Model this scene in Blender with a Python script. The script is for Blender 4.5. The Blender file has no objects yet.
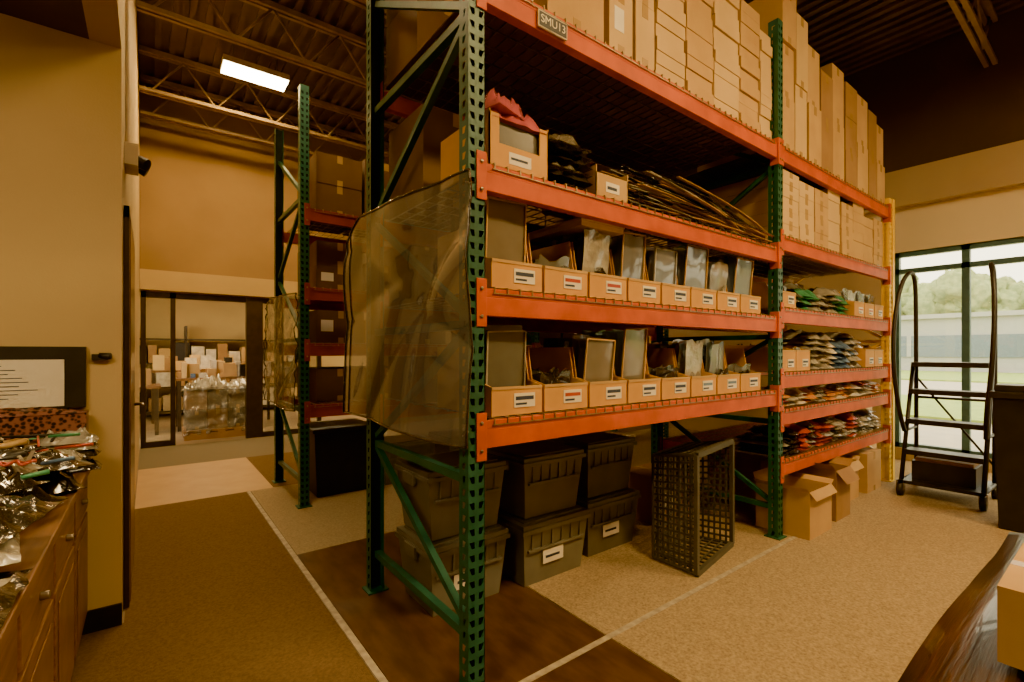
import bpy, math, random
from mathutils import Vector, Matrix, noise
random.seed(7)
R=random.random
def U(a,b): return a+(b-a)*R()

# ------------------------------------------------------------ materials
MATS={}
def mat(name,c1,c2=None,scale=12,rough=.6,metal=0,bump=0,stretch=(1,1,1),emit=0,alpha=1,coat=0,detail=5,lo=.35,hi=.65,bscale=None,spec=.5):
    if name in MATS: return MATS[name]
    m=bpy.data.materials.new(name); m.use_nodes=True
    nt=m.node_tree; N=nt.nodes; L=nt.links
    b=N['Principled BSDF']
    c2=c2 or tuple(x*.75 for x in c1)
    tc=N.new('ShaderNodeTexCoord'); mp=N.new('ShaderNodeMapping'); mp.inputs['Scale'].default_value=stretch
    L.new(tc.outputs['Object'],mp.inputs['Vector'])
    nz=N.new('ShaderNodeTexNoise'); nz.inputs['Scale'].default_value=scale; nz.inputs['Detail'].default_value=detail
    L.new(mp.outputs[0],nz.inputs['Vector'])
    cr=N.new('ShaderNodeValToRGB'); cr.color_ramp.elements[0].position=lo; cr.color_ramp.elements[1].position=hi
    cr.color_ramp.elements[0].color=(*c2,1); cr.color_ramp.elements[1].color=(*c1,1)
    L.new(nz.outputs['Fac'],cr.inputs['Fac']); L.new(cr.outputs[0],b.inputs['Base Color'])
    b.inputs['Roughness'].default_value=rough; b.inputs['Metallic'].default_value=metal
    b.inputs['Alpha'].default_value=alpha; b.inputs['Coat Weight'].default_value=coat
    b.inputs['Specular IOR Level'].default_value=spec
    if emit:
        L.new(cr.outputs[0],b.inputs['Emission Color']); b.inputs['Emission Strength'].default_value=emit
    if bump:
        n2=N.new('ShaderNodeTexNoise'); n2.inputs['Scale'].default_value=bscale or scale*3; n2.inputs['Detail'].default_value=4
        L.new(mp.outputs[0],n2.inputs['Vector'])
        bp=N.new('ShaderNodeBump'); bp.inputs['Strength'].default_value=bump; bp.inputs['Distance'].default_value=.02
        L.new(n2.outputs['Fac'],bp.inputs['Height']); L.new(bp.outputs[0],b.inputs['Normal'])
    MATS[name]=m; return m
def glassmat(name,tint=(1,1,1),refl=.08):
    m=bpy.data.materials.new(name); m.use_nodes=True; nt=m.node_tree; N=nt.nodes; L=nt.links
    for n in list(N):
        if n.type!='OUTPUT_MATERIAL': N.remove(n)
    o=[n for n in N if n.type=='OUTPUT_MATERIAL'][0]
    t=N.new('ShaderNodeBsdfTransparent'); t.inputs[0].default_value=(*tint,1)
    g=N.new('ShaderNodeBsdfGlossy'); g.inputs['Roughness'].default_value=.03
    mx=N.new('ShaderNodeMixShader'); mx.inputs[0].default_value=refl
    L.new(t.outputs[0],mx.inputs[1]); L.new(g.outputs[0],mx.inputs[2]); L.new(mx.outputs[0],o.inputs['Surface'])
    MATS[name]=m; return m

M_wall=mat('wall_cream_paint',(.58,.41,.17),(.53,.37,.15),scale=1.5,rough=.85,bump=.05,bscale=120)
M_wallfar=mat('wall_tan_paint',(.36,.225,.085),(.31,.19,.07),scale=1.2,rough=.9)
M_wallbrown=mat('wall_upper_brown',(.12,.075,.03),(.10,.062,.024),scale=1.2,rough=.9)  # dark brown for the right wall above the band
M_wallband=mat('wall_band_paint',(.52,.38,.20),(.47,.34,.18),scale=1.2,rough=.8)
M_wallhead=mat('wall_header_daylit',(.80,.66,.43),(.75,.62,.40),scale=1.2,rough=.8)  # daylight spill put into the colour, lighter than the band above
M_ceil=mat('ceiling_deck',(.19,.125,.055),(.14,.09,.04),scale=2,rough=.85)
M_ceildark=mat('ceiling_low_paint',(.16,.105,.045),(.13,.085,.035),scale=2,rough=.9)
M_joist=mat('joist_paint',(.36,.24,.105),(.27,.175,.075),scale=6,rough=.6)
M_green=mat('upright_green_paint',(.03,.125,.085),(.02,.09,.06),scale=9,rough=.42,bump=.05)
M_holeshade=mat('upright_hole_shade',(.004,.012,.007),(.003,.009,.005),rough=.8)  # near-black green: shade inside the column put into the colour
M_orange=mat('beam_orange_paint',(.66,.115,.010),(.50,.082,.007),scale=7,rough=.5,bump=.04,spec=.3)
M_red=mat('beam_red_paint',(.36,.05,.012),(.26,.034,.009),scale=7,rough=.45)
M_yellow=mat('guard_yellow_paint',(.95,.60,.02),(.85,.52,.015),scale=7,rough=.45)
M_wire=mat('galvanised_wire',(.40,.31,.18),(.26,.19,.11),scale=30,rough=.4,metal=.7)
M_steel=mat('steel',(.35,.3,.22),(.25,.2,.15),scale=20,rough=.35,metal=.8)
M_card=mat('cardboard',(.60,.37,.14),(.50,.30,.11),scale=3,rough=.85,bump=.04,bscale=60)
M_card2=mat('cardboard_pale',(.68,.46,.20),(.60,.40,.17),scale=3,rough=.85)
M_card3=mat('cardboard_brown',(.38,.21,.075),(.31,.165,.058),scale=3,rough=.85)
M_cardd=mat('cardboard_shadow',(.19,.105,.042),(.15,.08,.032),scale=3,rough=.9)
M_orangebin=mat('cardboard_bin',(.72,.38,.09),(.61,.31,.07),scale=4,rough=.75)
M_tape=mat('packing_tape',(.50,.31,.11),(.45,.28,.10),rough=.25)
M_gap=mat('seam_dark',(.07,.04,.015),(.06,.032,.012),rough=.9)
M_label=mat('label_white',(.85,.78,.62),(.8,.73,.57),rough=.6)
M_ink=mat('label_ink',(.04,.05,.09),(.03,.04,.07),rough=.6)
M_black=mat('black_plastic',(.028,.024,.02),(.020,.017,.014),rough=.45)
M_tote=mat('tote_grey_plastic',(.19,.175,.13),(.155,.142,.105),scale=6,rough=.42)
M_film=mat('smoked_film',(.22,.215,.19),(.15,.145,.125),scale=1.4,rough=.10,metal=.25,bump=.12,bscale=3,coat=1,stretch=(1,1.6,.7),alpha=.74)
M_bagc=mat('clear_crinkled_film',(.42,.39,.31),(.33,.30,.24),scale=5,rough=.10,metal=.1,bump=.9,bscale=12,coat=1,alpha=.5)
M_bag=mat('clear_bag',(.30,.26,.18),(.20,.17,.115),scale=6,rough=.13,metal=0,bump=.7,bscale=16,coat=.9,alpha=.8)
M_bagd=mat('dark_bag',(.05,.04,.028),(.026,.02,.014),scale=9,rough=.15,metal=.1,bump=.7,bscale=22,coat=.8)
M_bagw=mat('wrapped_parts_bag',(.44,.40,.31),(.26,.23,.17),scale=10,rough=.2,bump=.5,bscale=20,coat=.6)
M_sheet1=mat('grey_sleeve',(.17,.16,.125),(.13,.12,.095),scale=4,rough=.25,coat=.6,alpha=.92)
M_sheet2=mat('taupe_sleeve',(.25,.205,.14),(.20,.16,.105),scale=4,rough=.25,coat=.6,alpha=.92)
M_sheet3=mat('amber_sleeve',(.72,.30,.06),(.52,.20,.04),scale=4,rough=.3,coat=.5)
M_pink=mat('pink_film',(.62,.15,.18),(.44,.09,.11),scale=6,rough=.25,coat=.5)
M_greenfilm=mat('green_film',(.07,.28,.13),(.04,.2,.09),scale=6,rough=.35)
M_blue=mat('blue_packet',(.12,.19,.31),(.08,.13,.21),scale=8,rough=.3)
M_redp=mat('red_packet',(.5,.07,.03),(.35,.05,.02),scale=8,rough=.3)
M_whitep=mat('white_packet',(.72,.63,.47),(.5,.43,.32),scale=10,rough=.35,bump=.3)
M_tealp=mat('teal_packet',(.12,.24,.20),(.07,.15,.12),scale=10,rough=.35)
M_wood=mat('cabinet_wood',(.25,.11,.036),(.15,.063,.02),scale=3,stretch=(2,2,14),rough=.45,coat=.15,detail=8)
M_woodh=mat('counter_wood',(.26,.12,.042),(.17,.075,.025),scale=3,stretch=(14,2,2),rough=.45,coat=.15,detail=8)
M_doorw=mat('door_wood',(.30,.14,.045),(.19,.085,.026),scale=3,stretch=(6,6,1),rough=.4,coat=.3)
M_darkboard=mat('dark_laminate',(.11,.052,.02),(.032,.017,.008),scale=2.5,stretch=(.8,16,10),rough=.3,coat=.3,detail=9,bump=.25,bscale=5)
M_paper=mat('paper',(.80,.72,.56),(.76,.68,.52),rough=.8)
M_lens=mat('lamp_lens',(1,.86,.55),(1,.84,.52),emit=50,rough=.5)
M_metalw=mat('painted_metal_white',(.6,.5,.33),(.55,.45,.3),rough=.5)
M_frame=mat('window_frame_teal',(.07,.15,.17),(.055,.12,.135),rough=.4)
M_framed=mat('door_frame_dark',(.06,.04,.022),(.045,.03,.016),rough=.4)
M_asph=mat('asphalt',(.50,.45,.36),(.45,.40,.32),scale=3,rough=.95)  # outdoor colours paled, haze beyond the window put into them
M_grass=mat('grass',(.34,.44,.10),(.25,.34,.08),scale=4,rough=.95)
M_leaf=mat('foliage',(.40,.45,.21),(.24,.30,.14),scale=2,rough=.9,bump=.8)
M_bldg=mat('building_panel',(.42,.42,.41),(.38,.38,.37),scale=.4,rough=.8)
M_bwin=mat('building_glass',(.17,.22,.27),(.14,.18,.22),rough=.25)
M_bark=mat('bark',(.12,.08,.05),(.07,.05,.03),rough=.9)
M_glass=glassmat('clear_glass',(.95,.97,.95),.06)
def carpet(n,c1,c2,s=150,rough=.95,st=(1,1,1)): return mat(n,c1,c2,scale=s,rough=rough,bump=.5,bscale=220,lo=.3,hi=.7,spec=.15,stretch=st)
M_cTan=carpet('carpet_tan',(.54,.39,.21),(.30,.21,.105),s=85)
M_cBeige=carpet('carpet_beige',(.46,.35,.20),(.31,.23,.13),s=90)
M_cBrown=carpet('carpet_brown',(.22,.13,.057),(.155,.09,.038),s=80)
M_cGrey=carpet('carpet_grey',(.27,.22,.14),(.2,.16,.10))
M_fLight=mat('vinyl_light_wood',(.52,.32,.12),(.46,.275,.10),scale=4,rough=.5)
M_fDark=mat('vinyl_dark_wood',(.12,.056,.022),(.07,.031,.012),scale=5,rough=.42,detail=8,stretch=(3,1,1))
M_tapeW=mat('floor_tape',(.52,.43,.29),(.34,.27,.18),scale=25,rough=.7)
M_floor=mat('floor_concrete',(.3,.21,.11),(.24,.165,.09),scale=3,rough=.8)
def leopard():
    m=bpy.data.materials.new('leopard_print'); m.use_nodes=True; N=m.node_tree.nodes; L=m.node_tree.links
    b=N['Principled BSDF']; v=N.new('ShaderNodeTexVoronoi'); v.inputs['Scale'].default_value=60
    tc=N.new('ShaderNodeTexCoord'); L.new(tc.outputs['Object'],v.inputs['Vector'])
    cr=N.new('ShaderNodeValToRGB'); cr.color_ramp.elements[0].position=.35; cr.color_ramp.elements[1].position=.6
    cr.color_ramp.elements[0].color=(.015,.008,.008,1); cr.color_ramp.elements[1].color=(.26,.10,.07,1)
    L.new(v.outputs['Distance'],cr.inputs[0]); L.new(cr.outputs[0],b.inputs['Base Color']); b.inputs['Roughness'].default_value=.4
    return m
M_leo=leopard()

# ------------------------------------------------------------ builder
class B:
    def __init__(s): s.v=[];s.f=[];s.mi=[];s.ms=[];s.sm=[];s.M=Matrix()
    def m(s,mt):
        if mt not in s.ms: s.ms.append(mt)
        return s.ms.index(mt)
    def add(s,vs,fs,mt,smooth=False):
        o=len(s.v); k=s.m(mt)
        s.v+= [tuple(s.M@Vector(p)) for p in vs]
        for f in fs: s.f.append(tuple(i+o for i in f)); s.mi.append(k); s.sm.append(smooth)
    def box(s,x0,x1,y0,y1,z0,z1,mt):
        s.add([(x0,y0,z0),(x1,y0,z0),(x1,y1,z0),(x0,y1,z0),(x0,y0,z1),(x1,y0,z1),(x1,y1,z1),(x0,y1,z1)],
              [(3,2,1,0),(4,5,6,7),(0,1,5,4),(1,2,6,5),(2,3,7,6),(3,0,4,7)],mt)
    def frust(s,x0,x1,y0,y1,z0,z1,t,mt):
        s.add([(x0+t,y0+t,z0),(x1-t,y0+t,z0),(x1-t,y1-t,z0),(x0+t,y1-t,z0),(x0,y0,z1),(x1,y0,z1),(x1,y1,z1),(x0,y1,z1)],
              [(3,2,1,0),(4,5,6,7),(0,1,5,4),(1,2,6,5),(2,3,7,6),(3,0,4,7)],mt)
    def bar(s,p,q,w,h,mt,up=(0,0,1)):
        p=Vector(p);q=Vector(q);d=(q-p).normalized();u=Vector(up)
        if abs(d.dot(u))>.95: u=Vector((1,0,0))
        r=d.cross(u).normalized()*w/2; t=r.cross(d).normalized()*h/2
        vs=[p-r-t,p+r-t,p+r+t,p-r+t,q-r-t,q+r-t,q+r+t,q-r+t]
        s.add(vs,[(3,2,1,0),(4,5,6,7),(0,1,5,4),(1,2,6,5),(2,3,7,6),(3,0,4,7)],mt)
    def tube(s,pts,r,mt,n=10):
        pts=[Vector(p) for p in pts]; vs=[];fs=[]
        pr=None
        for i,p in enumerate(pts):
            d=(pts[min(i+1,len(pts)-1)]-pts[max(i-1,0)]).normalized()
            if pr is None:
                u=Vector((0,0,1)) if abs(d.z)<.9 else Vector((1,0,0)); a=d.cross(u).normalized()
            else: a=(pr-d*pr.dot(d)).normalized()
            pr=a; c=d.cross(a)
            for k in range(n):
                t=2*math.pi*k/n; vs.append(p+a*r*math.cos(t)+c*r*math.sin(t))
        for i in range(len(pts)-1):
            for k in range(n):
                fs.append((i*n+k,i*n+(k+1)%n,(i+1)*n+(k+1)%n,(i+1)*n+k))
        fs.append(tuple(range(n-1,-1,-1))); fs.append(tuple(range((len(pts)-1)*n,len(pts)*n)))
        s.add(vs,fs,mt,True)
    def prismx(s,poly,x0,x1,mt):
        n=len(poly); vs=[(x0,y,z) for y,z in poly]+[(x1,y,z) for y,z in poly]
        fs=[tuple(range(n)),tuple(range(2*n-1,n-1,-1))]+[(i,n+i,n+(i+1)%n,(i+1)%n) for i in range(n)]
        s.add(vs,fs,mt)
    def grid(s,fn,nu,nv,mt,smooth=True):
        vs=[fn(i/nu,j/nv) for j in range(nv+1) for i in range(nu+1)]
        fs=[(j*(nu+1)+i,j*(nu+1)+i+1,(j+1)*(nu+1)+i+1,(j+1)*(nu+1)+i) for j in range(nv) for i in range(nu)]
        s.add(vs,fs,mt,smooth)
    def pillow(s,cx,cy,z,sx,sy,h,mt,seed=0,n=12,rough=.35,rot=0):
        c,sn=math.cos(rot),math.sin(rot)
        def P(u,v,top):
            a=2*u-1;b=2*v-1
            e=(1-abs(a)**4)*(1-abs(b)**4)
            nz=noise.noise(Vector((a*3+seed*7.1,b*3,seed)))*rough+noise.noise(Vector((a*8+seed,b*8,seed*3)))*rough*.5
            x=a*sx/2*(1+.06*noise.noise(Vector((b*3,seed,0)))); y=b*sy/2*(1+.06*noise.noise(Vector((a*3,seed,5))))
            zz=z+.002+ (h*max(.02,e*(.75+nz)) if top else 0)
            return (cx+x*c-y*sn,cy+x*sn+y*c,zz)
        vs=[P(i/n,j/n,True) for j in range(n+1) for i in range(n+1)]
        fs=[(j*(n+1)+i,j*(n+1)+i+1,(j+1)*(n+1)+i+1,(j+1)*(n+1)+i) for j in range(n) for i in range(n)]
        s.add(vs,fs,mt,True)
        vs=[P(i/n,j/n,False) for j in range(n+1) for i in range(n+1)]
        s.add(vs,[f[::-1] for f in fs],mt,True)
    def done(s,name,parent=None,bevel=0,solid=0):
        v=s.v
        if not v: return None
        xs=[p[0] for p in v];ys=[p[1] for p in v];zs=[p[2] for p in v]
        o=Vector(((min(xs)+max(xs))/2,(min(ys)+max(ys))/2,min(zs)))
        me=bpy.data.meshes.new(name); me.from_pydata([tuple(Vector(p)-o) for p in v],[],s.f)
        for mt in s.ms: me.materials.append(mt)
        me.polygons.foreach_set('material_index',s.mi); me.polygons.foreach_set('use_smooth',s.sm); me.update()
        ob=bpy.data.objects.new(name,me); bpy.context.scene.collection.objects.link(ob); ob.location=o
        if parent: ob.parent=parent; ob.location=o-parent.location
        if bevel:
            b=ob.modifiers.new('bevel','BEVEL'); b.width=bevel; b.segments=2; b.limit_method='ANGLE'
        if solid:
            b=ob.modifiers.new('solid','SOLIDIFY'); b.thickness=solid
        return ob
def empty(name,loc=(0,0,0)):
    e=bpy.data.objects.new(name,None); e.location=loc; e.empty_display_size=.1
    bpy.context.scene.collection.objects.link(e); return e
def bx(name,x0,x1,y0,y1,z0,z1,mt,bevel=0,parent=None):
    b=B(); b.box(x0,x1,y0,y1,z0,z1,mt); return b.done(name,parent,bevel)

# ------------------------------------------------------------ room shell
H=5.1; XW=7.5; YF=8.4
bx('floor',-4,XW+.2,-4,13,-.12,0,M_floor)
t=.006
bx('carpet_walkway',-.1,.74,-3,5.2,0,t,M_cBrown)
bx('carpet_side_office',-4,-.1,-3,3.05,0,t,M_cBrown)
bx('floor_light_vinyl',-.1,.98,5.2,6.9,0,t,M_fLight)
bx('carpet_far',-.1,7.4,6.9,8.4,0,t,M_cGrey)
bx('floor_vinyl_strip',.98,7.4,5.2,6.9,0,t,M_cBrown)
bx('carpet_aisle',.78,7.4,3.38,5.2,0,t,M_cBeige)
bx('floor_dark_vinyl',.78,1.72,-3,3.38,0,t,M_fDark)
bx('carpet_sales_area',1.73,7.45,-3,3.38,0,t,M_cTan)
b=B(); b.box(.745,.775,-3,5.2,0,t+.001,M_tapeW); b.done('floor_tape_strip')
b=B(); b.box(.8,4.4,1.50,1.53,t,t+.002,M_tapeW); b.done('floor_tape_strip')

bx('wall_left_partition',-4,-.11,3.05,3.17,0,2.85,M_wall)
b=B()
b.box(-.23,-.11,3.17,YF,0,H,M_wall); b.box(-.23,-.11,-4,3.17,2.85,H,M_wall); b.done('wall_left_return')
bx('ceiling_low',-4,-.23,-4,3.17,2.85,2.95,M_ceildark)
bx('wall_left_outer',-4.1,-4,-4,3.17,0,2.95,M_wall)
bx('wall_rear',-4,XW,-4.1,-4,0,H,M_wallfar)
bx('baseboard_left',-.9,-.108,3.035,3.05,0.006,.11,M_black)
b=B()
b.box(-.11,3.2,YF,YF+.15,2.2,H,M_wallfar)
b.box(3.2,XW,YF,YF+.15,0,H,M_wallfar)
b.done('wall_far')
b=B(); b.box(-.108,3.2,YF-.05,YF,2.22,2.50,M_wall); b.done('trim_header')
b=B()
for x in (-.07,.27,1.25,1.38,2.3,3.17):
    b.box(x-.03,x+.03,YF+.02,YF+.10,.0,2.2,M_framed)
b.box(-.1,3.2,YF+.02,YF+.10,2.12,2.2,M_framed); 
for a,c in ((-.04,.24),(1.41,2.27),(2.33,3.14)): b.box(a,c,YF+.02,YF+.10,0,.08,M_framed)
b.box(1.2,1.43,YF+.0,YF+.1,0,2.2,M_framed)
b.box(-.04,.24,YF+.055,YF+.06,.08,2.12,M_glass); b.box(1.43,2.27,YF+.055,YF+.06,.08,2.12,M_glass); b.done('window_2')
bx('wall_back_room',-4,XW,12.8,12.9,0,3,M_wall)
bx('wall_back_room_left',-4.1,-4,8.5,12.9,0,3,M_wall)
bx('ceiling_back_room',-4,XW,YF+.15,12.9,2.75,2.85,M_wall)
b=B()
b.box(XW,XW+.2,1.9,YF,0,2.6,M_wallband); b.box(XW,XW+.2,-4,-3.2,0,2.6,M_wallband)
b.box(XW,XW+.2,-3.2,1.9,0,.15,M_wallband); b.box(XW,XW+.2,-4,YF,2.6,3.15,M_wallhead)
b.done('wall_right')
bx('wall_right_band',XW-.12,XW+.2,-4,YF,3.15,3.6,M_wallband)
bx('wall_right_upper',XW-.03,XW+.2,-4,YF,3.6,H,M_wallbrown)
b=B()
for y in (1.87,1.22,.05,-1.1,-2.2,-3.17): b.box(XW+.03,XW+.11,y-.035,y+.035,.15,2.6,M_frame)
for z in (.18,2.36,2.57): b.box(XW+.03,XW+.11,-3.2,1.9,z-.03,z+.03,M_frame)
b.box(XW+.065,XW+.07,-3.2,1.9,.15,2.6,M_glass)
b.done('window_1')
b=B(); b.box(-.23,XW+.2,-4.1,YF+.15,H,H+.1,M_ceil)
for i in range(52):
    x=-.1+i*.15; b.box(x,x+.06,-4,YF,H-.04,H,M_ceil)
b.done('ceiling')
for y in (-2.6,-.3,1.0,2.6,4.3,5.6,7.35,8.1):
    b=B()
    for dz in (-.08,-.55):
        for dy in (-.035,.035): b.box(-.1,XW-.05,y+dy-.02,y+dy+.02,H+dz-.02,H+dz+.02,M_joist)
    b.box(-.1,XW-.05,y-.05,y+.05,H-.06,H-.04,M_joist)
    x=0;k=0
    while x<7.1:
        z0,z1=(H-.55,H-.08) if k%2==0 else (H-.08,H-.55)
        b.tube([(x,y,z0),(x+.35,y,z1)],.013,M_joist,6); x+=.35;k+=1
    b.done('bar_joist')

d=empty('door_1',(-.1,3.7,0))
b=B(); b.box(-.108,-.085,3.22,3.28,.006,2.12,M_framed); b.box(-.108,-.085,4.16,4.22,.006,2.12,M_framed); b.box(-.108,-.085,3.22,4.22,2.06,2.12,M_framed); b.done('door_frame',d)
b=B(); b.box(-.108,-.08,3.28,4.16,.01,2.06,M_doorw); b.done('door_leaf',d)
b=B(); b.tube([(-.08,4.08,1.0),(-.04,4.08,1.0),(-.035,3.98,1.0)],.011,M_steel); b.done('door_handle',d)
b=B(); b.box(-.11,-.05,3.35,3.55,2.38,2.5,M_metalw); b.tube([(-.05,3.4,2.42),(-.01,3.38,2.40)],.035,M_black); b.tube([(-.05,3.5,2.42),(-.01,3.5,2.40)],.035,M_black)
b.tube([(-.1,3.45,2.5),(-.1,3.45,5.1)],.009,M_metalw); b.done('emergency_light',bevel=.004)
b=B(); b.box(-.22,-.16,3.02,3.05,1.31,1.34,M_black); b.tube([(-.19,3.035,1.33),(-.15,3.02,1.33)],.017,M_black); b.done('wall_clip')

# ------------------------------------------------------------ pallet racks
def punched(b,x0,x1,y,z0,z1,mt,axis='x',cols=2,pitch=.0508,k=.30):
    n=int((z1-z0)/pitch); w=(x1-x0)/cols
    for i in range(n):
        a=z0+i*pitch; c=a+pitch
        for j in range(cols):
            p=x0+j*w; q=p+w; cx=(p+q)/2
            tilt=.003*(1 if j==0 else -1)
            inn=[(cx-w*k*.6+tilt,a+.012),(cx+w*k*.6+tilt,a+.012),(cx+w*k-tilt,c-.013),(cx-w*k-tilt,c-.013)]
            out=[(p,a),(q,a),(q,c),(p,c)]
            pts=out+inn
            vs=[(u,y,v) if axis=='x' else (y,u,v) for u,v in pts]
            b.add(vs,[(0,1,5,4),(1,2,6,5),(2,3,7,6),(3,0,4,7)],mt)
    a=z0+n*pitch
    if z1-a>.001:
        vs=[(x0,y,a),(x1,y,a),(x1,y,z1),(x0,y,z1)] if axis=='x' else [(y,x0,a),(y,x1,a),(y,x1,z1),(y,x0,z1)]
        b.add(vs,[(0,1,2,3)],mt)
def column(b,x,y,h,mt,front=-1):
    w=.076;dp=.07; yo=y; yi=y-front*dp
    punched(b,x-w/2,x+w/2,yo,.012,h,mt)
    punched(b,min(yo,yi),max(yo,yi),x-w/2,.012,h,mt,'y',cols=1,k=.16)
    b.box(x+w/2-.003,x+w/2,min(yo,yi),max(yo,yi),.012,h,mt)
    ym=yo-front*.022
    b.box(x-w/2+.004,x+w/2-.004,min(ym,ym-front*.002),max(ym,ym-front*.002),.012,h,M_holeshade)  # dark backing strip stands in for shade behind the holes
    b.box(x-w/2-.02,x+w/2+.02,min(yo,yi)-.02,max(yo,yi)+.02,t,.014,mt)
def rack(name,frames,yf,depth,bays,beammat):
    e=empty(name,(frames[0][0],yf,0))
    for i,(x,h,mt) in enumerate(frames):
        b=B(); column(b,x,yf,h,mt,-1); column(b,x,yf+depth,h,mt,1)
        if mt is M_yellow: b.box(x+.04,x+.10,yf-.01,yf+.08,.012,h,mt)
        z=.22;k=0
        ya,yb=yf+.07,yf+depth-.07
        b.bar((x,ya,z),(x,yb,z),.035,.035,mt)
        while z+.62<h:
            if k%2==0: b.bar((x,ya,z+.04),(x,yb,z+.6),.03,.03,mt)
            else: b.bar((x,yb,z+.04),(x,ya,z+.6),.03,.03,mt)
            z+=.62;k+=1
            if k%2==0 or k==1 : b.bar((x,ya,z),(x,yb,z),.035,.035,mt)
        b.done('upright_frame_%d'%(i+1),e)
    for bi,levels in enumerate(bays):
        xa=frames[bi][0]+.038; xb=frames[bi+1][0]-.038
        b=B(); w=B()
        for z in levels:
            for side in (0,1):
                y0=yf+.006 if side==0 else yf+depth-.052
                yo=yf-.004 if side==0 else yf+depth-.002
                b.box(xa+.004,xb-.004,y0,y0+.046,z-.055,z+.02,beammat)
                if side==0: b.box(xa+.004,xb-.004,y0,y0+.022,z+.02,z+.055,beammat)
                else: b.box(xa+.004,xb-.004,y0+.024,y0+.046,z+.02,z+.055,beammat)
                for xe,dx in ((xa,-1),(xb,1)):
                    c=xe+dx*.02
                    b.box(min(xe-dx*.006,xe+dx*.042),max(xe-dx*.006,xe+dx*.042),yo-.003,yo+.003,z-.10,z+.09,beammat)
                    b.box(xe-.004,xe+.004,y0-.008,y0+.05,z-.10,z+.09,beammat)
                    for zz in (z-.06,z+.05): 
                        b.tube([(c,yo-.003,zz),(c,yo-.009,zz)],.008,M_steel,8)
            zt=z+.058
            n=int((xb-xa-.1)/.065)
            for i in range(n+1):
                x=xa+.05+i*(xb-xa-.1)/n
                w.box(x-.0025,x+.0025,yf+.001,yf+depth-.004,zt,zt+.005,M_wire)
                w.box(x-.0025,x+.0025,yf+.000,yf+.005,zt-.022,zt,M_wire)
            k=0
            while k<=9:
                y=yf+.03+k*(depth-.06)/9; w.box(xa+.04,xb-.04,y-.003,y+.003,zt-.005,zt,M_wire); k+=1
            w.box(xa+.04,xb-.04,yf-.001,yf+.003,zt-.024,zt-.020,M_wire)
        b.done('beams_bay_%d'%(bi+1),e,bevel=.002); w.done('wire_decks_bay_%d'%(bi+1),e)
    return e
YR=1.57; DR=1.09
LV1=[1.02,1.55,2.05,2.80]; LV2=[.50,.87,1.14,1.62,2.15,2.80]
rack('pallet_rack',[(1.02,3.75,M_green),(3.63,3.75,M_green),(6.15,2.95,M_yellow)],YR,DR,[LV1,LV2],M_orange)
rack('pallet_rack',[(1.07,3.66,M_green),(3.7,3.66,M_green),(6.3,3.66,M_green)],4.37,1.07,[[.83,1.37,1.86,2.55],[.83,1.37,1.86,2.55]],M_red)
S=.064
for (a,c) in ((1.08,3.57),(3.69,6.09)):
    bx('added_dark_deck_board',a,c,YR+.03,YR+DR-.03,2.80+S,2.80+S+.006,M_cardd)  # dark board added to darken the upper deck seen from below

# ------------------------------------------------------------ cartons
def carton(b,x0,x1,y0,y1,z0,z1,mt,tape=True,lab=False):
    g=.002
    b.box(x0+g,x1-g,y0+g,y1-g,z0,z1-g,mt)
    if tape:
        xm=(x0+x1)/2; w=.025
        b.box(xm-w,xm+w,y0+g-.0012,y0+g,z1-g-min(.07,(z1-z0)*.4),z1-g,M_tape)
        b.box(xm-w,xm+w,y0+g,y1-g,z1-g,z1-g+.001,M_tape)
        b.box(xm-w,xm+w,y0+g-.0012,y0+g,z0,z0+min(.05,(z1-z0)*.3),M_tape)
    if lab:
        b.box(x0+.04,x0+.04+min(.11,(x1-x0)*.4),y0+g-.0015,y0+g,z0+(z1-z0)*.35,z0+(z1-z0)*.7,M_label)
def stacks(name,x0,x1,y0,depth,z0,ztop,hs,wcol,mats,jit=.015,lab=.2):
    b=B(); x=x0
    while x+wcol*.9<=x1+.001:
        w=min(wcol*U(.93,1.0),x1-x); z=z0; h=random.choice(hs); m=random.choice(mats); zt=ztop+U(-.08,.05)
        j0=U(0,jit)
        while z+h<=zt:
            j=j0+U(0,jit*.4); carton(b,x+.003,x+w-.003,y0+j,y0+j+depth,z,z+h,m,h>.09,R()<lab)
            z+=h
            b.box(x+.008,x+w-.008,y0+j+.006,y0+j+depth-.006,z-.003,z+.0005,M_gap)
        x+=wcol
    return b.done(name)
zt=2.80+S+.007
b=B(); 
for (xa,xb,hh,n,m) in ((1.42,1.80,.36,3,M_card),(1.83,2.02,.34,3,M_card2),(2.035,2.2,.34,3,M_card2),(2.22,2.5,.075,13,M_card2),(2.51,2.80,.078,12,M_card),(2.81,3.12,.075,11,M_card2),(3.13,3.40,.076,11,M_card),(3.41,3.58,.075,10,M_card2)):
    z=zt
    for i in range(n):
        j=U(0,.018); carton(b,xa+U(0,.006),xb-U(0,.006),YR+.03+j,YR+.6+j,z,z+hh,m,hh>.1,R()<.3 and hh>.1); z+=hh
        b.box(xa+.012,xb-.012,YR+.055,YR+.55,z-.006,z+.002,M_gap)
b.done('carton_stack')
b=B()
for (xa,xb,hh,n,m) in ((3.72,3.96,.40,3,M_card),(3.97,4.18,.55,2,M_card2),(4.2,4.45,.48,2,M_card),(4.46,4.72,.42,2,M_card3),(4.73,5.0,.50,2,M_card),(5.01,5.3,.31,3,M_card3),(5.31,5.6,.46,2,M_card),(5.61,5.85,.43,2,M_card3),(5.86,6.1,.40,2,M_card)):
    z=zt
    for i in range(n):
        j=U(0,.03); carton(b,xa,xb,YR+.02+j,YR+.7+j,z,z+hh,m,True,False); z+=hh
        b.box(xa+.01,xb-.01,YR+.06,YR+.65,z-.006,z+.001,M_gap)
b.done('carton_stack')
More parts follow.
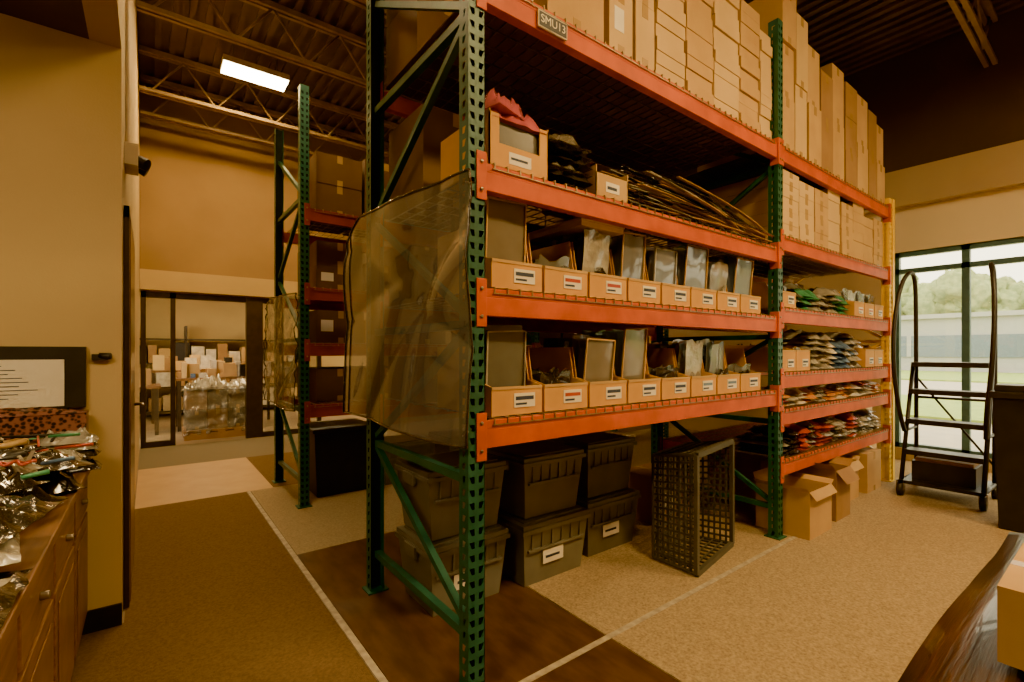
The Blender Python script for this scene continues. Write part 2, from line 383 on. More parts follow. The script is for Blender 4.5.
stacks('carton_stack',3.75,6.08,YR+.03,.6,2.15+S,2.76,[.09,.1,.12],.29,[M_card2,M_card,M_card2],lab=.0)
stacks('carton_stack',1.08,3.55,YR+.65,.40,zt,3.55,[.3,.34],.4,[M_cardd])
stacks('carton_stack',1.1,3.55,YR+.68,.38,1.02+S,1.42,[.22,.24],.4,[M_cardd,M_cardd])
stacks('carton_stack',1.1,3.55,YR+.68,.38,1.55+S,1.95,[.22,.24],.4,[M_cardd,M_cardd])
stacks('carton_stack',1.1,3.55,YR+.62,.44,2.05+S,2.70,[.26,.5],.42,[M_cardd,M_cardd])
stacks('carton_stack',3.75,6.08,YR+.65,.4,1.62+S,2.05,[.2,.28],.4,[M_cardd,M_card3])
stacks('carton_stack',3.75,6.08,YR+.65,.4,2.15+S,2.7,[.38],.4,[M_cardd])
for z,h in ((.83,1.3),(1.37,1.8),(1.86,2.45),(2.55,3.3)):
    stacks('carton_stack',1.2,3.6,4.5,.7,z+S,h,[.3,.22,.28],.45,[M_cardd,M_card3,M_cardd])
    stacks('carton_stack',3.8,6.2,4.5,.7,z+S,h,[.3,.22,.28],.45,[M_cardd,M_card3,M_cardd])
# ------------------------------------------------------------ parts bins
def parts_bin(x0,w,z,kind,y0=YR+.035,hf=.12,hb=.29,dp=.46,tp=None):
    b=B(); th=.005; m=M_orangebin
    side=[(y0,z),(y0+dp,z),(y0+dp,z+hb),(y0+dp*.26,z+hb),(y0+dp*.20,z+hf+.02),(y0,z+hf)]
    b.prismx(side,x0,x0+th,m); b.prismx(side,x0+w-th,x0+w,m)
    b.box(x0+th,x0+w-th,y0,y0+th,z,z+hf,m); b.box(x0+th,x0+w-th,y0+dp-th,y0+dp,z,z+hb,m)
    b.box(x0+th,x0+w-th,y0+th,y0+dp-th,z,z+th,m)
    b.box(x0,x0+w,y0-.003,y0,z+hf-.012,z+hf+.001,M_card)
    lx=x0+w*.42
    b.box(lx,lx+w*.42,y0-.004,y0-.0005,z+.030,z+.090,M_label)
    b.box(lx+.008,lx+w*.42-.008,y0-.005,y0-.004,z+.061,z+.077,random.choice([M_ink,M_ink,M_ink,M_blue,M_redp,M_ink]))
    b.box(lx+.008,lx+w*.25,y0-.005,y0-.004,z+.040,z+.049,M_ink)
    cols={'grey':[M_sheet1,M_sheet1,M_sheet2],'taupe':[M_sheet2,M_sheet2,M_sheet1],'amber':[M_sheet3,M_sheet2,M_bagw],'low':[M_bagd,M_sheet1],'mix':[M_sheet1,M_bagw,M_sheet2,M_sheet1,M_bagd]}[kind]
    top=tp or {'grey':.385,'taupe':.35,'amber':.33,'low':.17,'mix':.34}[kind]
    sh=U(0,.06)
    for i in range(9):
        f=i/9; yb=y0+.075+f*(dp-.12); hh=top*U(.88,1)
        xl=x0+.012+U(0,.012); xr=x0+w-.012-U(0,.02)-sh
        lean=.015+.02*R(); s=R()*9; am=.006 if kind in('grey','taupe') else .018
        def fn(u,v,xl=xl,xr=xr,yb=yb,hh=hh,lean=lean,s=s,am=am):
            return (xl+(xr-xl)*u,yb-lean*v+am*noise.noise(Vector((u*3,v*3,s))),z+.008+hh*v+am*2*noise.noise(Vector((u*2.5,s,2)))*v)
        mm=random.choice(cols)
        b.grid(fn,6,5,mm)
        if i==0 and kind in('grey','taupe'):
            em=random.choice([M_greenfilm,M_card,M_bagw,M_card])
            for (u0,v0,u1,v1) in ((0,0,0,1),(0,1,1,1),(1,0,1,1)):
                p=Vector(fn(u0,v0))+Vector((0,-.004,0)); q=Vector(fn(u1,v1))+Vector((0,-.004,0)); b.bar(p,q,.007,.007,em)
    if kind in('amber','mix','low'):
        for k in range(4): b.pillow(x0+w*.5,y0+.07+.10*k,z+.05+.02*k,w*.85,.12,.09,random.choice(cols),R()*30,8,.8)
    return b.done('cardboard_parts_bin')
kinds1=['grey','low','mix','grey','taupe','grey','mix','grey']
kinds0=['grey','low','taupe','grey','low','amber','mix','low']
for i in range(8):
    parts_bin(1.115+i*.288,.272,1.55+S,kinds1[i])
    parts_bin(1.115+i*.288,.272,1.02+S,kinds0[i])
b=B(); zl=1.55+S+.35; b.box(1.66,1.97,YR+.06,YR+.47,zl,zl+.035,M_card2); b.box(1.655,1.975,YR+.055,YR+.475,zl+.025,zl+.040,M_card2); b.done('carton_lid')
z=2.05+S
b=B(); x0,x1,y0=1.10,1.42,YR+.03
b.box(x0,x1,y0,y0+.006,z,z+.10,M_orangebin); b.box(x0,x0+.006,y0,y0+.4,z,z+.23,M_orangebin); b.box(x1-.006,x1,y0,y0+.4,z,z+.23,M_orangebin); b.box(x0,x1,y0+.4,y0+.406,z,z+.23,M_orangebin);b.box(x0,x1,y0,y0+.4,z,z+.004,M_orangebin)
b.box(x0,x0+.05,y0,y0+.006,z+.1,z+.22,M_orangebin);b.box(x1-.05,x1,y0,y0+.006,z+.1,z+.22,M_orangebin)
b.box(x0+.10,x0+.22,y0-.002,y0,z+.025,z+.075,M_label); b.box(x0+.11,x0+.2,y0-.003,y0-.002,z+.045,z+.055,M_ink)
b.box(x0+.02,x1-.02,y0+.02,y0+.3,z+.01,z+.2,M_sheet1)
b.pillow((x0+x1)/2,y0+.18,z+.2,.31,.36,.15,M_pink,3,16,.8)
b.pillow((x0+x1)/2-.04,y0+.12,z+.25,.24,.22,.11,M_pink,8,12,.8,.3)
b.done('cardboard_parts_bin')
b=B()
for i in range(6): b.pillow(1.58,YR+.20,z+i*.04,.26,.34,.09,[M_bagd,M_bagd,M_bag,M_bagd,M_bagd,M_bag][i],i+11,16,.9,U(-.05,.05))
b.done('plastic_bag_stack')
b=B(); x0,x1=1.73,1.97
b.box(x0,x1,y0,y0+.006,z,z+.115,M_card);b.box(x0,x0+.006,y0,y0+.4,z,z+.15,M_card);b.box(x1-.006,x1,y0,y0+.4,z,z+.15,M_card);b.box(x0,x1,y0+.394,y0+.4,z,z+.15,M_card);b.box(x0,x1,y0,y0+.4,z,z+.004,M_card)
b.box(x0+.07,x0+.17,y0-.002,y0,z+.03,z+.08,M_label); b.box(x0+.08,x0+.15,y0-.003,y0-.002,z+.045,z+.06,M_ink)
b.pillow((x0+x1)/2,y0+.2,z+.06,.2,.36,.14,M_bag,5)
b.done('open_carton')
b=B()
for i in range(120):
    L=U(.9,1.45); xa=U(2.0,3.55-L); ya=YR+U(.0,.42); zz=z+.008+.27*(i/120); yaw=U(-.12,.12); ph=R()*6
    pts=[]
    for k in range(7):
        f=k/6; sag=.05*math.sin(f*3+ph)*(i/120)
        pts.append((xa+L*f,ya+L*yaw*(f-.5)*.8+.03*math.sin(f*4+ph)+.02,max(z+.008,zz-(.20*(i/120))*f**1.5+sag*.4)))
    mm=random.choice([M_sheet1,M_sheet2,M_card3,M_bagd,M_card3,M_bagw])
    for p,q in zip(pts[:-1],pts[1:]): b.bar(p,q,.020,.005,mm)
b.done('plastic_strip_bundle')

def clutter(name,x0,x1,z,zmax,mats,seed=0,th=(.026,.045)):
    b=B(); x=x0; k=0
    while x<x1-.12:
        w=U(.13,.23); w=min(w,x1-x); zz=z; m=random.choice(mats)
        top=z+U(.6,1)*zmax
        while zz<top:
            h=U(*th); b.pillow(x+w/2+U(-.008,.008),YR+.23+U(-.02,.02),zz,w*U(.92,1.02),.36,h*1.6,m if R()<.8 else random.choice(mats),seed+k,9,.5,U(-.06,.06)); zz+=h; k+=1
        x+=w+.004
    return b.done(name)
clutter('packet_stack',3.74,6.03,.50+S,.20,[M_bagw,M_whitep,M_bagw,M_bagw,M_sheet2,M_bagd,M_redp],seed=1)
clutter('packet_stack',3.74,6.03,.87+S,.11,[M_bagw,M_sheet3,M_whitep,M_whitep,M_sheet3,M_pink],seed=50)
clutter('packet_stack',4.36,5.5,1.14+S,.30,[M_bagw,M_blue,M_bagw,M_bagw,M_whitep],seed=90,th=(.04,.065))
clutter('packet_stack',4.05,5.2,1.62+S,.20,[M_tealp,M_bagw,M_bagw,M_whitep,M_sheet1,M_greenfilm],seed=130,th=(.04,.065))
for x in (3.72,3.98): parts_bin(x,.25,1.14+S,'low',hb=.2,hf=.16)
for x in (5.52,5.78): parts_bin(x,.25,1.14+S,'low',hb=.22,hf=.17)
parts_bin(3.73,.24,1.62+S,'low',hb=.2,hf=.12)
for x in (5.22,5.5,5.78): parts_bin(x,.26,1.62+S,'mix',hb=.24,hf=.14,tp=.26)

e=empty('aisle_sign',(1.42,YR-.006,2.80))
b=B(); b.box(1.33,1.50,YR-.008,YR+.001,2.755,2.825,M_label); b.box(1.335,1.495,YR-.010,YR-.008,2.760,2.820,M_black); b.done('sign_plate',e)
cu=bpy.data.curves.new('sign_text','FONT'); cu.body='SMU13'; cu.size=.05; cu.align_x='CENTER'; cu.align_y='CENTER'; cu.extrude=.0005
cu.materials.append(M_label); to=bpy.data.objects.new('sign_text',cu); bpy.context.scene.collection.objects.link(to)
to.parent=e; to.location=Vector((1.415,YR-.011,2.79))-e.location; to.rotation_euler=(math.pi/2,0,0)

# ------------------------------------------------------------ film sheets hanging on rack ends
def film(name,y0,y1,z0,z1,xb,mt,bul=.04,curl=.03,sd=3,wr=1,fine=0):
    b=B()
    def fn(u,v):
        y=y0+(y1-y0)*(u+.02*math.sin(v*3+1)*u); z=z0+(z1-z0)*v
        z+= .05*u*v-.015*math.sin(u*6)*(1-v)
        if u>.8: z-= (u-.8)*5*.10*max(0,(v-.5)*2)
        x=xb-bul*math.sin(math.pi*u)*(.5+.5*math.cos((v-.3)*2))-curl*(u**3)
        x+=wr*(.035*noise.noise(Vector((u*2.0,v*1.6,sd)))+.010*noise.noise(Vector((u*4+v*3,v*2.0,sd+4))))
        for (a,c,d0,am) in ((.8,.6,.55,.018),(-.5,.85,.30,.014),(.3,.95,.75,.012),(.95,.2,.35,.012)):
            dd=abs(a*u+c*v-d0); x+=am*wr*math.exp(-dd*18)
        if fine: x+=fine*noise.noise(Vector((u*9,v*8,sd)))+fine*.6*noise.noise(Vector((u*20,v*17,sd)))
        return (x,y,z)
    b.grid(fn,80,60,mt)
    def edge(f,r=.005): b.tube([Vector(f(i/40))+Vector((-.003,0,0)) for i in range(41)],r,M_bagd,6)
    edge(lambda s:fn(s,0)); edge(lambda s:fn(s,1)); edge(lambda s:fn(0,s)); edge(lambda s:fn(1,s)); edge(lambda s:fn(.93,s),.003)
    for v in (.04,.96):
        p=fn(0.02,v); b.tube([p,(p[0]+.06,p[1]+.03,p[2]+.02)],.004,M_steel,6)
    return b.done(name)
film('hanging_film_sheet',1.53,2.84,.99,2.04,.95,M_film)
film('hanging_film_sheet',4.33,5.50,.85,1.85,.985,M_bagc,.03,.03,8,1.0,.03)

# ------------------------------------------------------------ totes under rack
def tote(x0,y0,z0,w=.54,d=.42,h=.37,lab=True):
    b=B()
    b.frust(x0+.015,x0+w-.015,y0+.015,y0+d-.015,z0,z0+h-.06,.03,M_tote)
    b.box(x0,x0+w,y0,y0+d,z0+h-.06,z0+h-.035,M_tote)
    b.box(x0+.008,x0+w-.008,y0+.008,y0+d-.008,z0+h-.035,z0+h-.01,M_tote)
    b.box(x0+.04,x0+w-.04,y0+.04,y0+d-.04,z0+h-.01,z0+h-.002,M_tote)
    for k in range(6):
        xx=x0+.08+k*(w-.16)/5; b.box(xx-.006,xx+.006,y0+.012,y0+.03,z0+h-.16,z0+h-.06,M_tote)
    b.box(x0+.05,x0+w-.05,y0+.008,y0+.03,z0+h-.17,z0+h-.155,M_tote)
    b.box(x0-.012,x0+.01,y0+d*.35,y0+d*.65,z0+h-.1,z0+h-.04,M_tote)
    if lab: b.box(x0+w*.3,x0+w*.3+.16,y0+.018,y0+.021,z0+.11,z0+.19,M_label); b.box(x0+w*.3+.02,x0+w*.3+.13,y0+.0165,y0+.018,z0+.14,z0+.155,M_ink)
    return b.done('storage_tote',bevel=.006)
tote(1.10,2.12,t,.50); tote(1.66,2.08,t); tote(2.24,2.14,t,.54)
tote(1.10,2.14,t+.375,.5,lab=False); tote(1.68,2.1,t+.375,.5,lab=False); tote(2.26,2.16,t+.375,.5,lab=False)
def opencarton(x0,x1,y0,y1,z0,h,mt,fl=.14,name='open_carton',lab=False):
    b=B(); th=.006
    b.box(x0,x1,y0,y0+th,z0,z0+h,mt); b.box(x0,x1,y1-th,y1,z0,z0+h,mt)
    b.box(x0,x0+th,y0+th,y1-th,z0,z0+h,mt); b.box(x1-th,x1,y0+th,y1-th,z0,z0+h,mt)
    b.box(x0+th,x1-th,y0+th,y1-th,z0,z0+th,mt)
    b.add([(x0,y0,z0+h),(x1,y0,z0+h),(x1-.01,y0-fl*.6,z0+h-fl*.75),(x0+.01,y0-fl*.6,z0+h-fl*.75)],[(0,1,2,3)],mt)
    b.add([(x0,y1,z0+h),(x1,y1,z0+h),(x1,y1+fl*.3,z0+h+fl),(x0,y1+fl*.3,z0+h+fl)],[(0,1,2,3)],mt)
    b.add([(x0,y0,z0+h),(x0,y1,z0+h),(x0-fl*.7,y1,z0+h+fl*.5),(x0-fl*.7,y0,z0+h+fl*.5)],[(0,1,2,3)],mt)
    b.add([(x1,y0,z0+h),(x1,y1,z0+h),(x1+fl*.6,y1,z0+h+fl*.4),(x1+fl*.6,y0,z0+h+fl*.4)],[(0,1,2,3)],mt)
    if lab: b.box(x0+.06,x0+.16,y0-.002,y0,z0+.08,z0+.15,M_label)
    return b.done(name)
opencarton(3.74,4.14,1.42,1.80,t,.34,M_card,.07)
opencarton(4.32,4.62,1.45,1.78,t,.40,M_card3,.12)
opencarton(4.85,5.25,1.58,1.98,t,.34,M_card,.08,lab=True)
b=B(); carton(b,5.42,5.82,1.56,2.0,t,.38,M_card); b.done('carton')
b=B(); carton(b,4.25,4.75,2.0,2.5,t,.40,M_card3); b.done('carton')
b=B(); carton(b,3.1,3.5,2.2,2.6,t,.38,M_card3,lab=True); b.done('carton')
b=B(); carton(b,6.6,7.1,1.95,2.4,t,.38,M_card);carton(b,6.65,7.05,1.98,2.35,.382,.7,M_card2); b.done('carton')
b=B(); b.M=Matrix.Translation((2.60,1.60,t+.006))@Matrix.Rotation(math.radians(10),4,'Z')
def panel(c00,c10,c01,c11,nx,nz,th0=.02,th1=.009):
    c00,c10,c01,c11=map(Vector,(c00,c10,c01,c11)); nrm=(c10-c00).cross(c01-c00).normalized()
    for i in range(nx+1):
        f=i/nx; b.bar(c00.lerp(c10,f),c01.lerp(c11,f),th0 if i in(0,nx) else th1,.012,M_crate,up=nrm)
    for j in range(nz+1):
        f=j/nz; b.bar(c00.lerp(c01,f),c10.lerp(c11,f),th0 if j in(0,nz) else th1,.012,M_crate,up=nrm)
M_crate=mat('crate_dark_plastic',(.10,.092,.068),(.08,.073,.054),scale=6,rough=.45)
W,D,Hh,q=.62,.30,.72,.05
F=[(0,0,.012),(W,0,.012),(0,0,Hh),(W,0,Hh)]
K=[(q,D,.012+q*.0),(W-q,D,.012),(q,D,Hh-q),(W-q,D,Hh-q)]
panel(F[0],K[0],F[2],K[2],8,16,.02,.013)
panel(F[1],K[1],F[3],K[3],8,16,.02,.013)
panel(K[0],K[1],K[2],K[3],10,12)
panel(F[0],F[1],K[0],K[1],10,5)
panel(F[2],F[3],K[2],K[3],10,5)
for p,q2 in ((0,1),(2,3),(0,2),(1,3)): b.bar(F[p],F[q2],.034,.024,M_crate,up=(0,1,0))
b.done('plastic_crate')

b=B(); b.frust(1.2,1.75,4.55,5.1,t,.6,.03,M_black); b.box(1.18,1.77,4.53,5.12,.6,.64,M_black); b.done('storage_tote',bevel=.01)
tote(1.85,4.55,t,.6,.5,.42,False); tote(2.6,4.55,t,.6,.5,.42,False)

# ------------------------------------------------------------ rolling ladder / stock cart
b=B(); YA,YB=.80,1.36; XA,XB=5.62,6.2
for y,bo in ((YA,-1),(YB,1)):
    ctrl=[(XA+.12,.60,0),(XA+.02,.85,.02),(XA,1.2,.05),(XA+.04,1.55,.06),(XA+.12,1.85,.05),(XA+.20,2.03,.03),(XA+.28,2.11,.01),(XA+.36,2.13,0),(XA+.44,2.10,0),(XA+.49,2.0,0),(XB-.07,1.8,0),(XB-.06,1.3,0),(XB-.05,.14,0)]
    P=[Vector((c[0],y+bo*c[2],c[1])) for c in ctrl]; pts=[]
    for i in range(len(P)-1):
        p0=P[max(i-1,0)];p1=P[i];p2=P[i+1];p3=P[min(i+2,len(P)-1)]
        for s_ in range(4):
            f=s_/4; pts.append(.5*((2*p1)+(p2-p0)*f+(2*p0-5*p1+4*p2-p3)*f*f+(-p0+3*p1-3*p2+p3)*f**3))
    pts.append(P[-1]); b.tube(pts,.019,M_black,10)
    b.tube([(XA+.02,y,.14),(XB-.16,y,1.24)],.018,M_black,10)
    b.tube([(XA-.02,y,.14),(XB,y,.14)],.018,M_black,10)
    b.tube([(XA+.12,y,.6),(XB-.05,y,.6)],.013,M_black,8)
for z,x,dp in ((1.24,XB-.26,.24),(.98,XB-.34,.16),(.70,XB-.42,.16),(.42,XB-.50,.18)):
    b.box(x,x+dp,YA+.01,YB-.01,z-.012,z+.012,M_black); b.box(x-.012,x,YA+.01,YB-.01,z-.035,z+.012,M_black)
b.box(XA-.02,XB,YA,YB,.125,.155,M_black); b.box(XA+.1,XB-.05,YA+.06,YB-.06,.155,.33,M_black); b.box(XA+.12,XB-.07,YA+.08,YB-.08,.33,.36,M_card3)
for z in (.9,): b.tube([(XB-.05,YA,z),(XB-.05,YB,z)],.013,M_black,8)
b.tube([(XB-.05,YA,.3),(XB-.05,YB,1.1)],.010,M_black,8)
for x in (XA,XB-.03):
    for y in (YA,YB):
        b.tube([(x,y-.02,.066),(x,y+.02,.066)],.06,M_black,20); b.tube([(x,y-.026,.066),(x,y+.026,.066)],.02,M_steel,12)
        b.box(x-.02,x+.02,y-.028,y-.022,.06,.15,M_steel); b.box(x-.02,x+.02,y+.022,y+.028,.06,.15,M_steel)
b.done('rolling_step_ladder')
b=B(); b.frust(5.12,5.42,.32,.68,t,1.0,.03,M_black); b.box(5.10,5.44,.30,.70,1.0,1.05,M_black); b.frust(5.13,5.41,.33,.67,1.05,1.10,-.0,M_black)
for k in range(4): b.box(5.16+k*.07,5.18+k*.07,.325,.335,.3,.9,M_black)
b.box(5.2,5.36,.29,.32,.86,.9,M_black); b.done('waste_bin',bevel=.012)

# ------------------------------------------------------------ dark board bundle
e=empty('board_bundle_table',(2.6,0,0))
b=B()
for k in range(7):
    z=.30+k*.022; oy=U(-.02,.03); ox=U(-.05,.05)
    def top_(u,v,z=z,oy=oy,ox=ox,k=k):
        x=1.5+ox+2.15*u; y=-.5+oy+.92*v
        dr=.04*max(0,v-.8)*5*(1-.2*math.sin(u*5+k)); 
        return (x,y+.006*math.sin(u*7+k),z+.006*math.sin(u*6+v*4+k*.3)-dr)
    b.grid(top_,40,10,M_darkboard)
b.done('boards',e,solid=.012)
b=B(); 
for x in (1.75,3.4):
    for y in (-.38,.2): b.box(x,x+.06,y,y+.06,t,.27,M_darkboard)
b.box(1.6,3.55,-.45,.32,.225,.265,M_darkboard); b.done('table_frame',e,bevel=.004)
b=B(); carton(b,1.94,2.45,-.27,.25,.46,.68,M_card); b.done('carton')

# ------------------------------------------------------------ counter left
e=empty('base_cabinet',(-.5,2.4,0))
b=B(); b.box(-.95,-.25,1.0,3.03,.1,.80,M_wood); b.box(-.95,-.30,1.0,3.03,t,.1,M_black)
for i in range(4):
    y0=1.04+i*.5; y1=y0+.46
    b.box(-.25,-.232,y0,y1,.62,.78,M_wood); b.box(-.25,-.232,y0,y1,.13,.60,M_wood)
    b.box(-.232,-.228,y0+.05,y1-.05,.18,.55,M_woodh)
    b.tube([(-.232,(y0+y1)/2,.70),(-.212,(y0+y1)/2,.70)],.012,M_steel,10)
b.done('cabinet_body',e,bevel=.003)
b=B(); b.box(-.97,-.215,.98,3.045,.80,.83,M_woodh); b.done('countertop',e,bevel=.004)
b=B(); zc=.832
for i in range(30):
    b.pillow(U(-.60,-.33),U(1.95,2.60),zc+.005*i,U(.22,.34),U(.22,.36),U(.03,.08),random.choice([M_bag,M_bagd,M_bagd,M_sheet1,M_bagd,M_bagw,M_sheet2]),i*3,20,1.0,U(-.6,.6))
for i in range(20):
    b.pillow(U(-.56,-.36),U(1.2,1.9),zc+.006*i,.32,U(.25,.4),U(.03,.07),random.choice([M_bag,M_bagd,M_bagd,M_bagw]),i*5+2,20,1.0,U(-.3,.3))
for i in range(34):
    x=U(-.50,-.24);y=U(1.7,2.55);z=zc+.18+U(-.03,.03); a=R()*6.3; L=U(.05,.14)
    b.tube([(x,y,z),(x+math.cos(a)*L,y+math.sin(a)*L,z+U(-.01,.02))],U(.003,.007),random.choice([M_redp,M_whitep,M_blue,M_black,M_steel,M_black,M_greenfilm]),8)
def ring(cx,cy,cz,r,tr,mt):
    b.tube([(cx+r*math.cos(k*math.pi/8),cy+r*math.sin(k*math.pi/8),cz+.004*math.sin(k)) for k in range(17)],tr,mt,8)
for (x,y,m) in ((-.40,2.45,M_tape),(-.36,2.15,M_black),(-.42,1.75,M_card)): ring(x,y,zc+.19,.04,.012,m)
ring(-.33,2.02,zc+.19,.018,.004,M_redp); ring(-.29,2.0,zc+.19,.018,.004,M_redp); b.bar((-.32,2.05,zc+.19),(-.26,2.16,zc+.195),.01,.002,M_steel); b.bar((-.29,2.02,zc+.192),(-.30,2.17,zc+.198),.01,.002,M_steel)
b.done('parts_bag_pile')
b=B(); b.box(-.85,-.23,2.93,3.02,zc,1.07,M_card3); b.pillow(-.54,2.965,1.07,.62,.10,.035,M_leo,4,12,.5); b.box(-.85,-.23,2.92,2.93,.96,1.072,M_leo)
b.done('leopard_print_box')
b=B(); 
for i in range(5): b.pillow(-.29+U(-.02,.02),2.84,zc+i*.03,.20,.13,.05,[M_bagd,M_bag,M_bagd,M_bag,M_bagw][i],77+i,14,1.0,U(-.1,.1))
for i in range(5): b.pillow(-.60+U(-.03,.03),2.84,zc+i*.035,.28,.13,.06,[M_bag,M_bagd,M_sheet1,M_bagw,M_bagd][i],87+i,14,1.0,U(-.05,.05))
b.done('folded_bag_stack')
b=B(); b.box(-.95,-.24,3.022,3.046,1.09,1.375,M_black); b.box(-.80,-.315,3.018,3.022,1.10,1.315,M_paper)
for k in range(9): b.box(-.76,-.40-U(0,.12),3.0165,3.018,1.285-k*.018,1.288-k*.018,M_ink)
b.box(-.85,-.3,3.024,3.046,.84,1.09,M_black); b.done('notice_board')

# ------------------------------------------------------------ back room furniture
b=B(); x0,x1,y0,y1=.42,1.30,8.75,9.4
for k in range(4): b.box(x0+k*.22,x0+k*.22+.1,y0,y1,0.1,.12,M_card3)
for k in range(3): b.box(x0,x1,y0+k*.27,y0+k*.27+.08,0,.1,M_card3)
b.box(x0,x1,y0,y1,.12,.14,M_card3)
b.grid(lambda u,v:(x0-.01+(x1-x0+.02)*u,y0+.01+.07*noise.noise(Vector((u*7,v*5,1)))+.03*noise.noise(Vector((u*16,v*12,4))),.08+.72*v),48,32,M_bagc)
for k in range(3):
    for j in range(2): carton(b,x0+.03+k*.28,x0+.03+k*.28+.27,y0+.12,y1-.02,.14+j*.31,.14+j*.31+.30,[M_sheet2,M_card3,M_sheet1][(k+j)%3])
for i in range(10): b.pillow(x0+.12+.075*i,y0+.3,.76,.25,.5,U(.06,.2),random.choice([M_bagw,M_bag]),i,12,1.0,U(-.2,.2))
b.done('wrapped_pallet')
def table(x0,x1,y0,y1,h,n='work_table'):
    b=B(); b.box(x0,x1,y0,y1,h-.04,h,M_woodh)
    for x in (x0+.03,x1-.08):
        for y in (y0+.03,y1-.08): b.box(x,x+.05,y,y+.05,0,h-.04,M_framed)
    return b.done(n)
table(.35,1.95,9.8,10.6,.9); table(-1.2,.15,9.6,10.4,.8); table(.0,1.6,11.2,11.8,1.0)
for (xa,xb,yy,zz,nn) in ((.38,1.75,9.85,.903,22),(-1.1,-.1,9.7,.803,14),(.05,1.4,11.22,1.003,16)):
    b=B()
    for i in range(nn): 
        x=xa+(xb-xa)*i/nn;h=U(.05,.30); y=yy+U(0,.25); b.box(x,x+U(.06,.2),y,y+.25,zz,zz+h,random.choice([M_card,M_whitep,M_blue,M_card3,M_black,M_card2]))
    b.done('desk_clutter')
b=B()
for z in (.1,.6,1.1,1.6): b.box(-.6,3.0,12.2,12.7,z,z+.03,M_framed)
for x in (-.6,.6,1.8,2.96): b.box(x,x+.04,12.2,12.7,0,1.9,M_framed)
for z in (.13,.63,1.13):
    x=-.5
    while x<2.8:
        w=U(.12,.3); b.box(x,x+w,12.25,12.6,z,z+U(.2,.42),random.choice([M_card,M_whitep,M_card3,M_black,M_card2])); x+=w+.03
b.done('shelving_unit')

# ------------------------------------------------------------ lamps
def fixture(name,x,y,z,L,W,power,col=(1,.63,.21),em=M_lens,drop=True):
    e=empty(name,(x,y,z)); b=B()
    b.box(x-L/2,x+L/2,y-W/2,y+W/2,z,z+.07,M_metalw); b.done('housing',e,bevel=.005)
    b=B(); b.box(x-L/2+.01,x+L/2-.01,y-W/2+.01,y+W/2-.01,z-.012,z,em); b.done('lens',e)
    if drop:
        b=B(); 
        for dx in (-L/3,L/3): b.tube([(x+dx,y,z+.07),(x+dx,y,H-.02)],.004,M_steel,6)
        b.done('hangers',e)
    l=bpy.data.lights.new('lamp','AREA'); l.shape='RECTANGLE'; l.size=L; l.size_y=W; l.energy=power; l.color=col
    o=bpy.data.objects.new('lamp',l); bpy.context.scene.collection.objects.link(o); o.parent=e; o.location=(0,0,-.02)
fixture('fluorescent_fixture',1.04,6.6,4.75,.72,.32,165)
fixture('fluorescent_fixture',1.9,-.9,4.45,1.2,.32,225)
fixture('fluorescent_fixture',4.4,-1.2,4.45,1.2,.32,205)
fixture('fluorescent_fixture',.62,3.6,4.75,1.0,.3,50)
fixture('fluorescent_fixture',5.2,6.8,4.45,1.2,.32,60)
fixture('ceiling_lamp',-1.2,.9,2.78,1.2,.3,40,drop=False)
fixture('ceiling_lamp',.75,10.2,2.68,1.0,.25,60,drop=False)
fixture('ceiling_lamp',3.0,10.8,2.68,1.0,.25,45,drop=False)

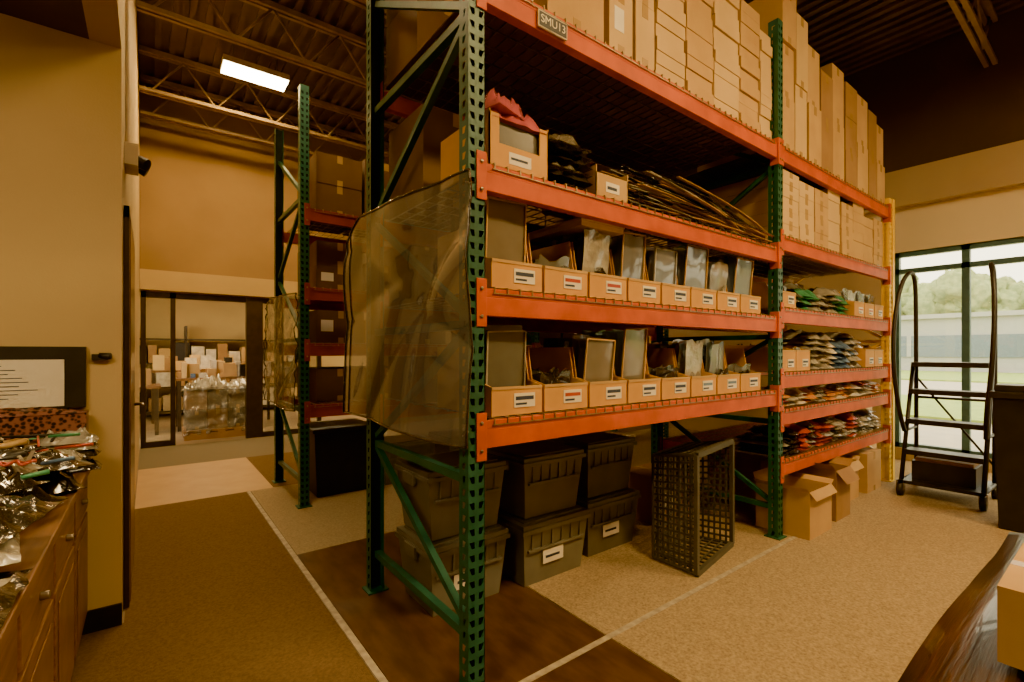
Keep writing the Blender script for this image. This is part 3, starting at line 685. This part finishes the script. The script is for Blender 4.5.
# ------------------------------------------------------------ outdoors
bx('ground_outside',XW+.2,120,-80,80,-.15,-.05,M_asph)
bx('grass_verge',13,19,-40,40,-.05,.0,M_grass)
bx('grass_lawn',30,43.6,-60,60,-.05,.02,M_grass)
b=B(); b.box(44,60,-40,60,-.05,3.7,M_bldg); b.box(43.9,44,-40,60,1.0,2.5,M_bwin); b.box(43.7,60,-40.2,60.2,3.7,4.0,M_bldg)
for y in range(-38,60,3): b.box(43.85,43.95,y,y+.25,1.0,2.5,M_bldg)
b.done('office_building')
for i in range(22):
    x=U(64,74); y=-32+i*3.6+U(-1,1); hh=U(8,12)
    b=B(); b.tube([(x,y,-.05),(x,y,hh*.5)],.25,M_bark,8)
    for k in range(9):
        c=Vector((x+U(-1.5,1.5),y+U(-2.4,2.4),hh*U(.4,.9))); r=U(1.3,2.3); sd=R()*9
        def fn(u,v,c=c,r=r,sd=sd):
            th=u*2*math.pi; ph=v*math.pi; dr=Vector((math.sin(ph)*math.cos(th),math.sin(ph)*math.sin(th),math.cos(ph)))
            return c+dr*r*(1+.5*noise.noise(dr*3+Vector((sd,0,0))))
        b.grid(fn,18,12,M_leaf)
    b.done('tree')
w=bpy.data.worlds.new('World'); bpy.context.scene.world=w; w.use_nodes=True
N=w.node_tree.nodes; L=w.node_tree.links; bg=N['Background']
tc=N.new('ShaderNodeTexCoord'); sp=N.new('ShaderNodeSeparateXYZ'); L.new(tc.outputs['Generated'],sp.inputs[0])
cr=N.new('ShaderNodeValToRGB'); cr.color_ramp.elements[0].position=0; cr.color_ramp.elements[0].color=(1,.86,.58,1)
cr.color_ramp.elements[1].position=.5; cr.color_ramp.elements[1].color=(.97,.84,.6,1)
L.new(sp.outputs['Z'],cr.inputs[0]); L.new(cr.outputs[0],bg.inputs['Color']); bg.inputs['Strength'].default_value=10.5
l=bpy.data.lights.new('window_portal','AREA'); l.shape='RECTANGLE'; l.size=2.4; l.size_y=5.0
o=bpy.data.objects.new('window_portal',l); bpy.context.scene.collection.objects.link(o); o.location=(XW+.25,-.65,1.38); o.rotation_euler=(0,math.radians(90),0)
l.cycles.is_portal=True
try: bpy.context.scene.view_settings.look='AgX - Punchy'
except Exception: pass

# ------------------------------------------------------------ camera
cam=bpy.data.cameras.new('camera'); co=bpy.data.objects.new('camera',cam); bpy.context.scene.collection.objects.link(co)
co.location=(0,0,1.35); co.rotation_euler=(math.radians(90),0,-math.atan2(.605,.796)); cam.lens=477/1024*36; cam.sensor_width=36
cam.shift_y=.0107; cam.clip_start=.02; cam.clip_end=300
bpy.context.scene.camera=co
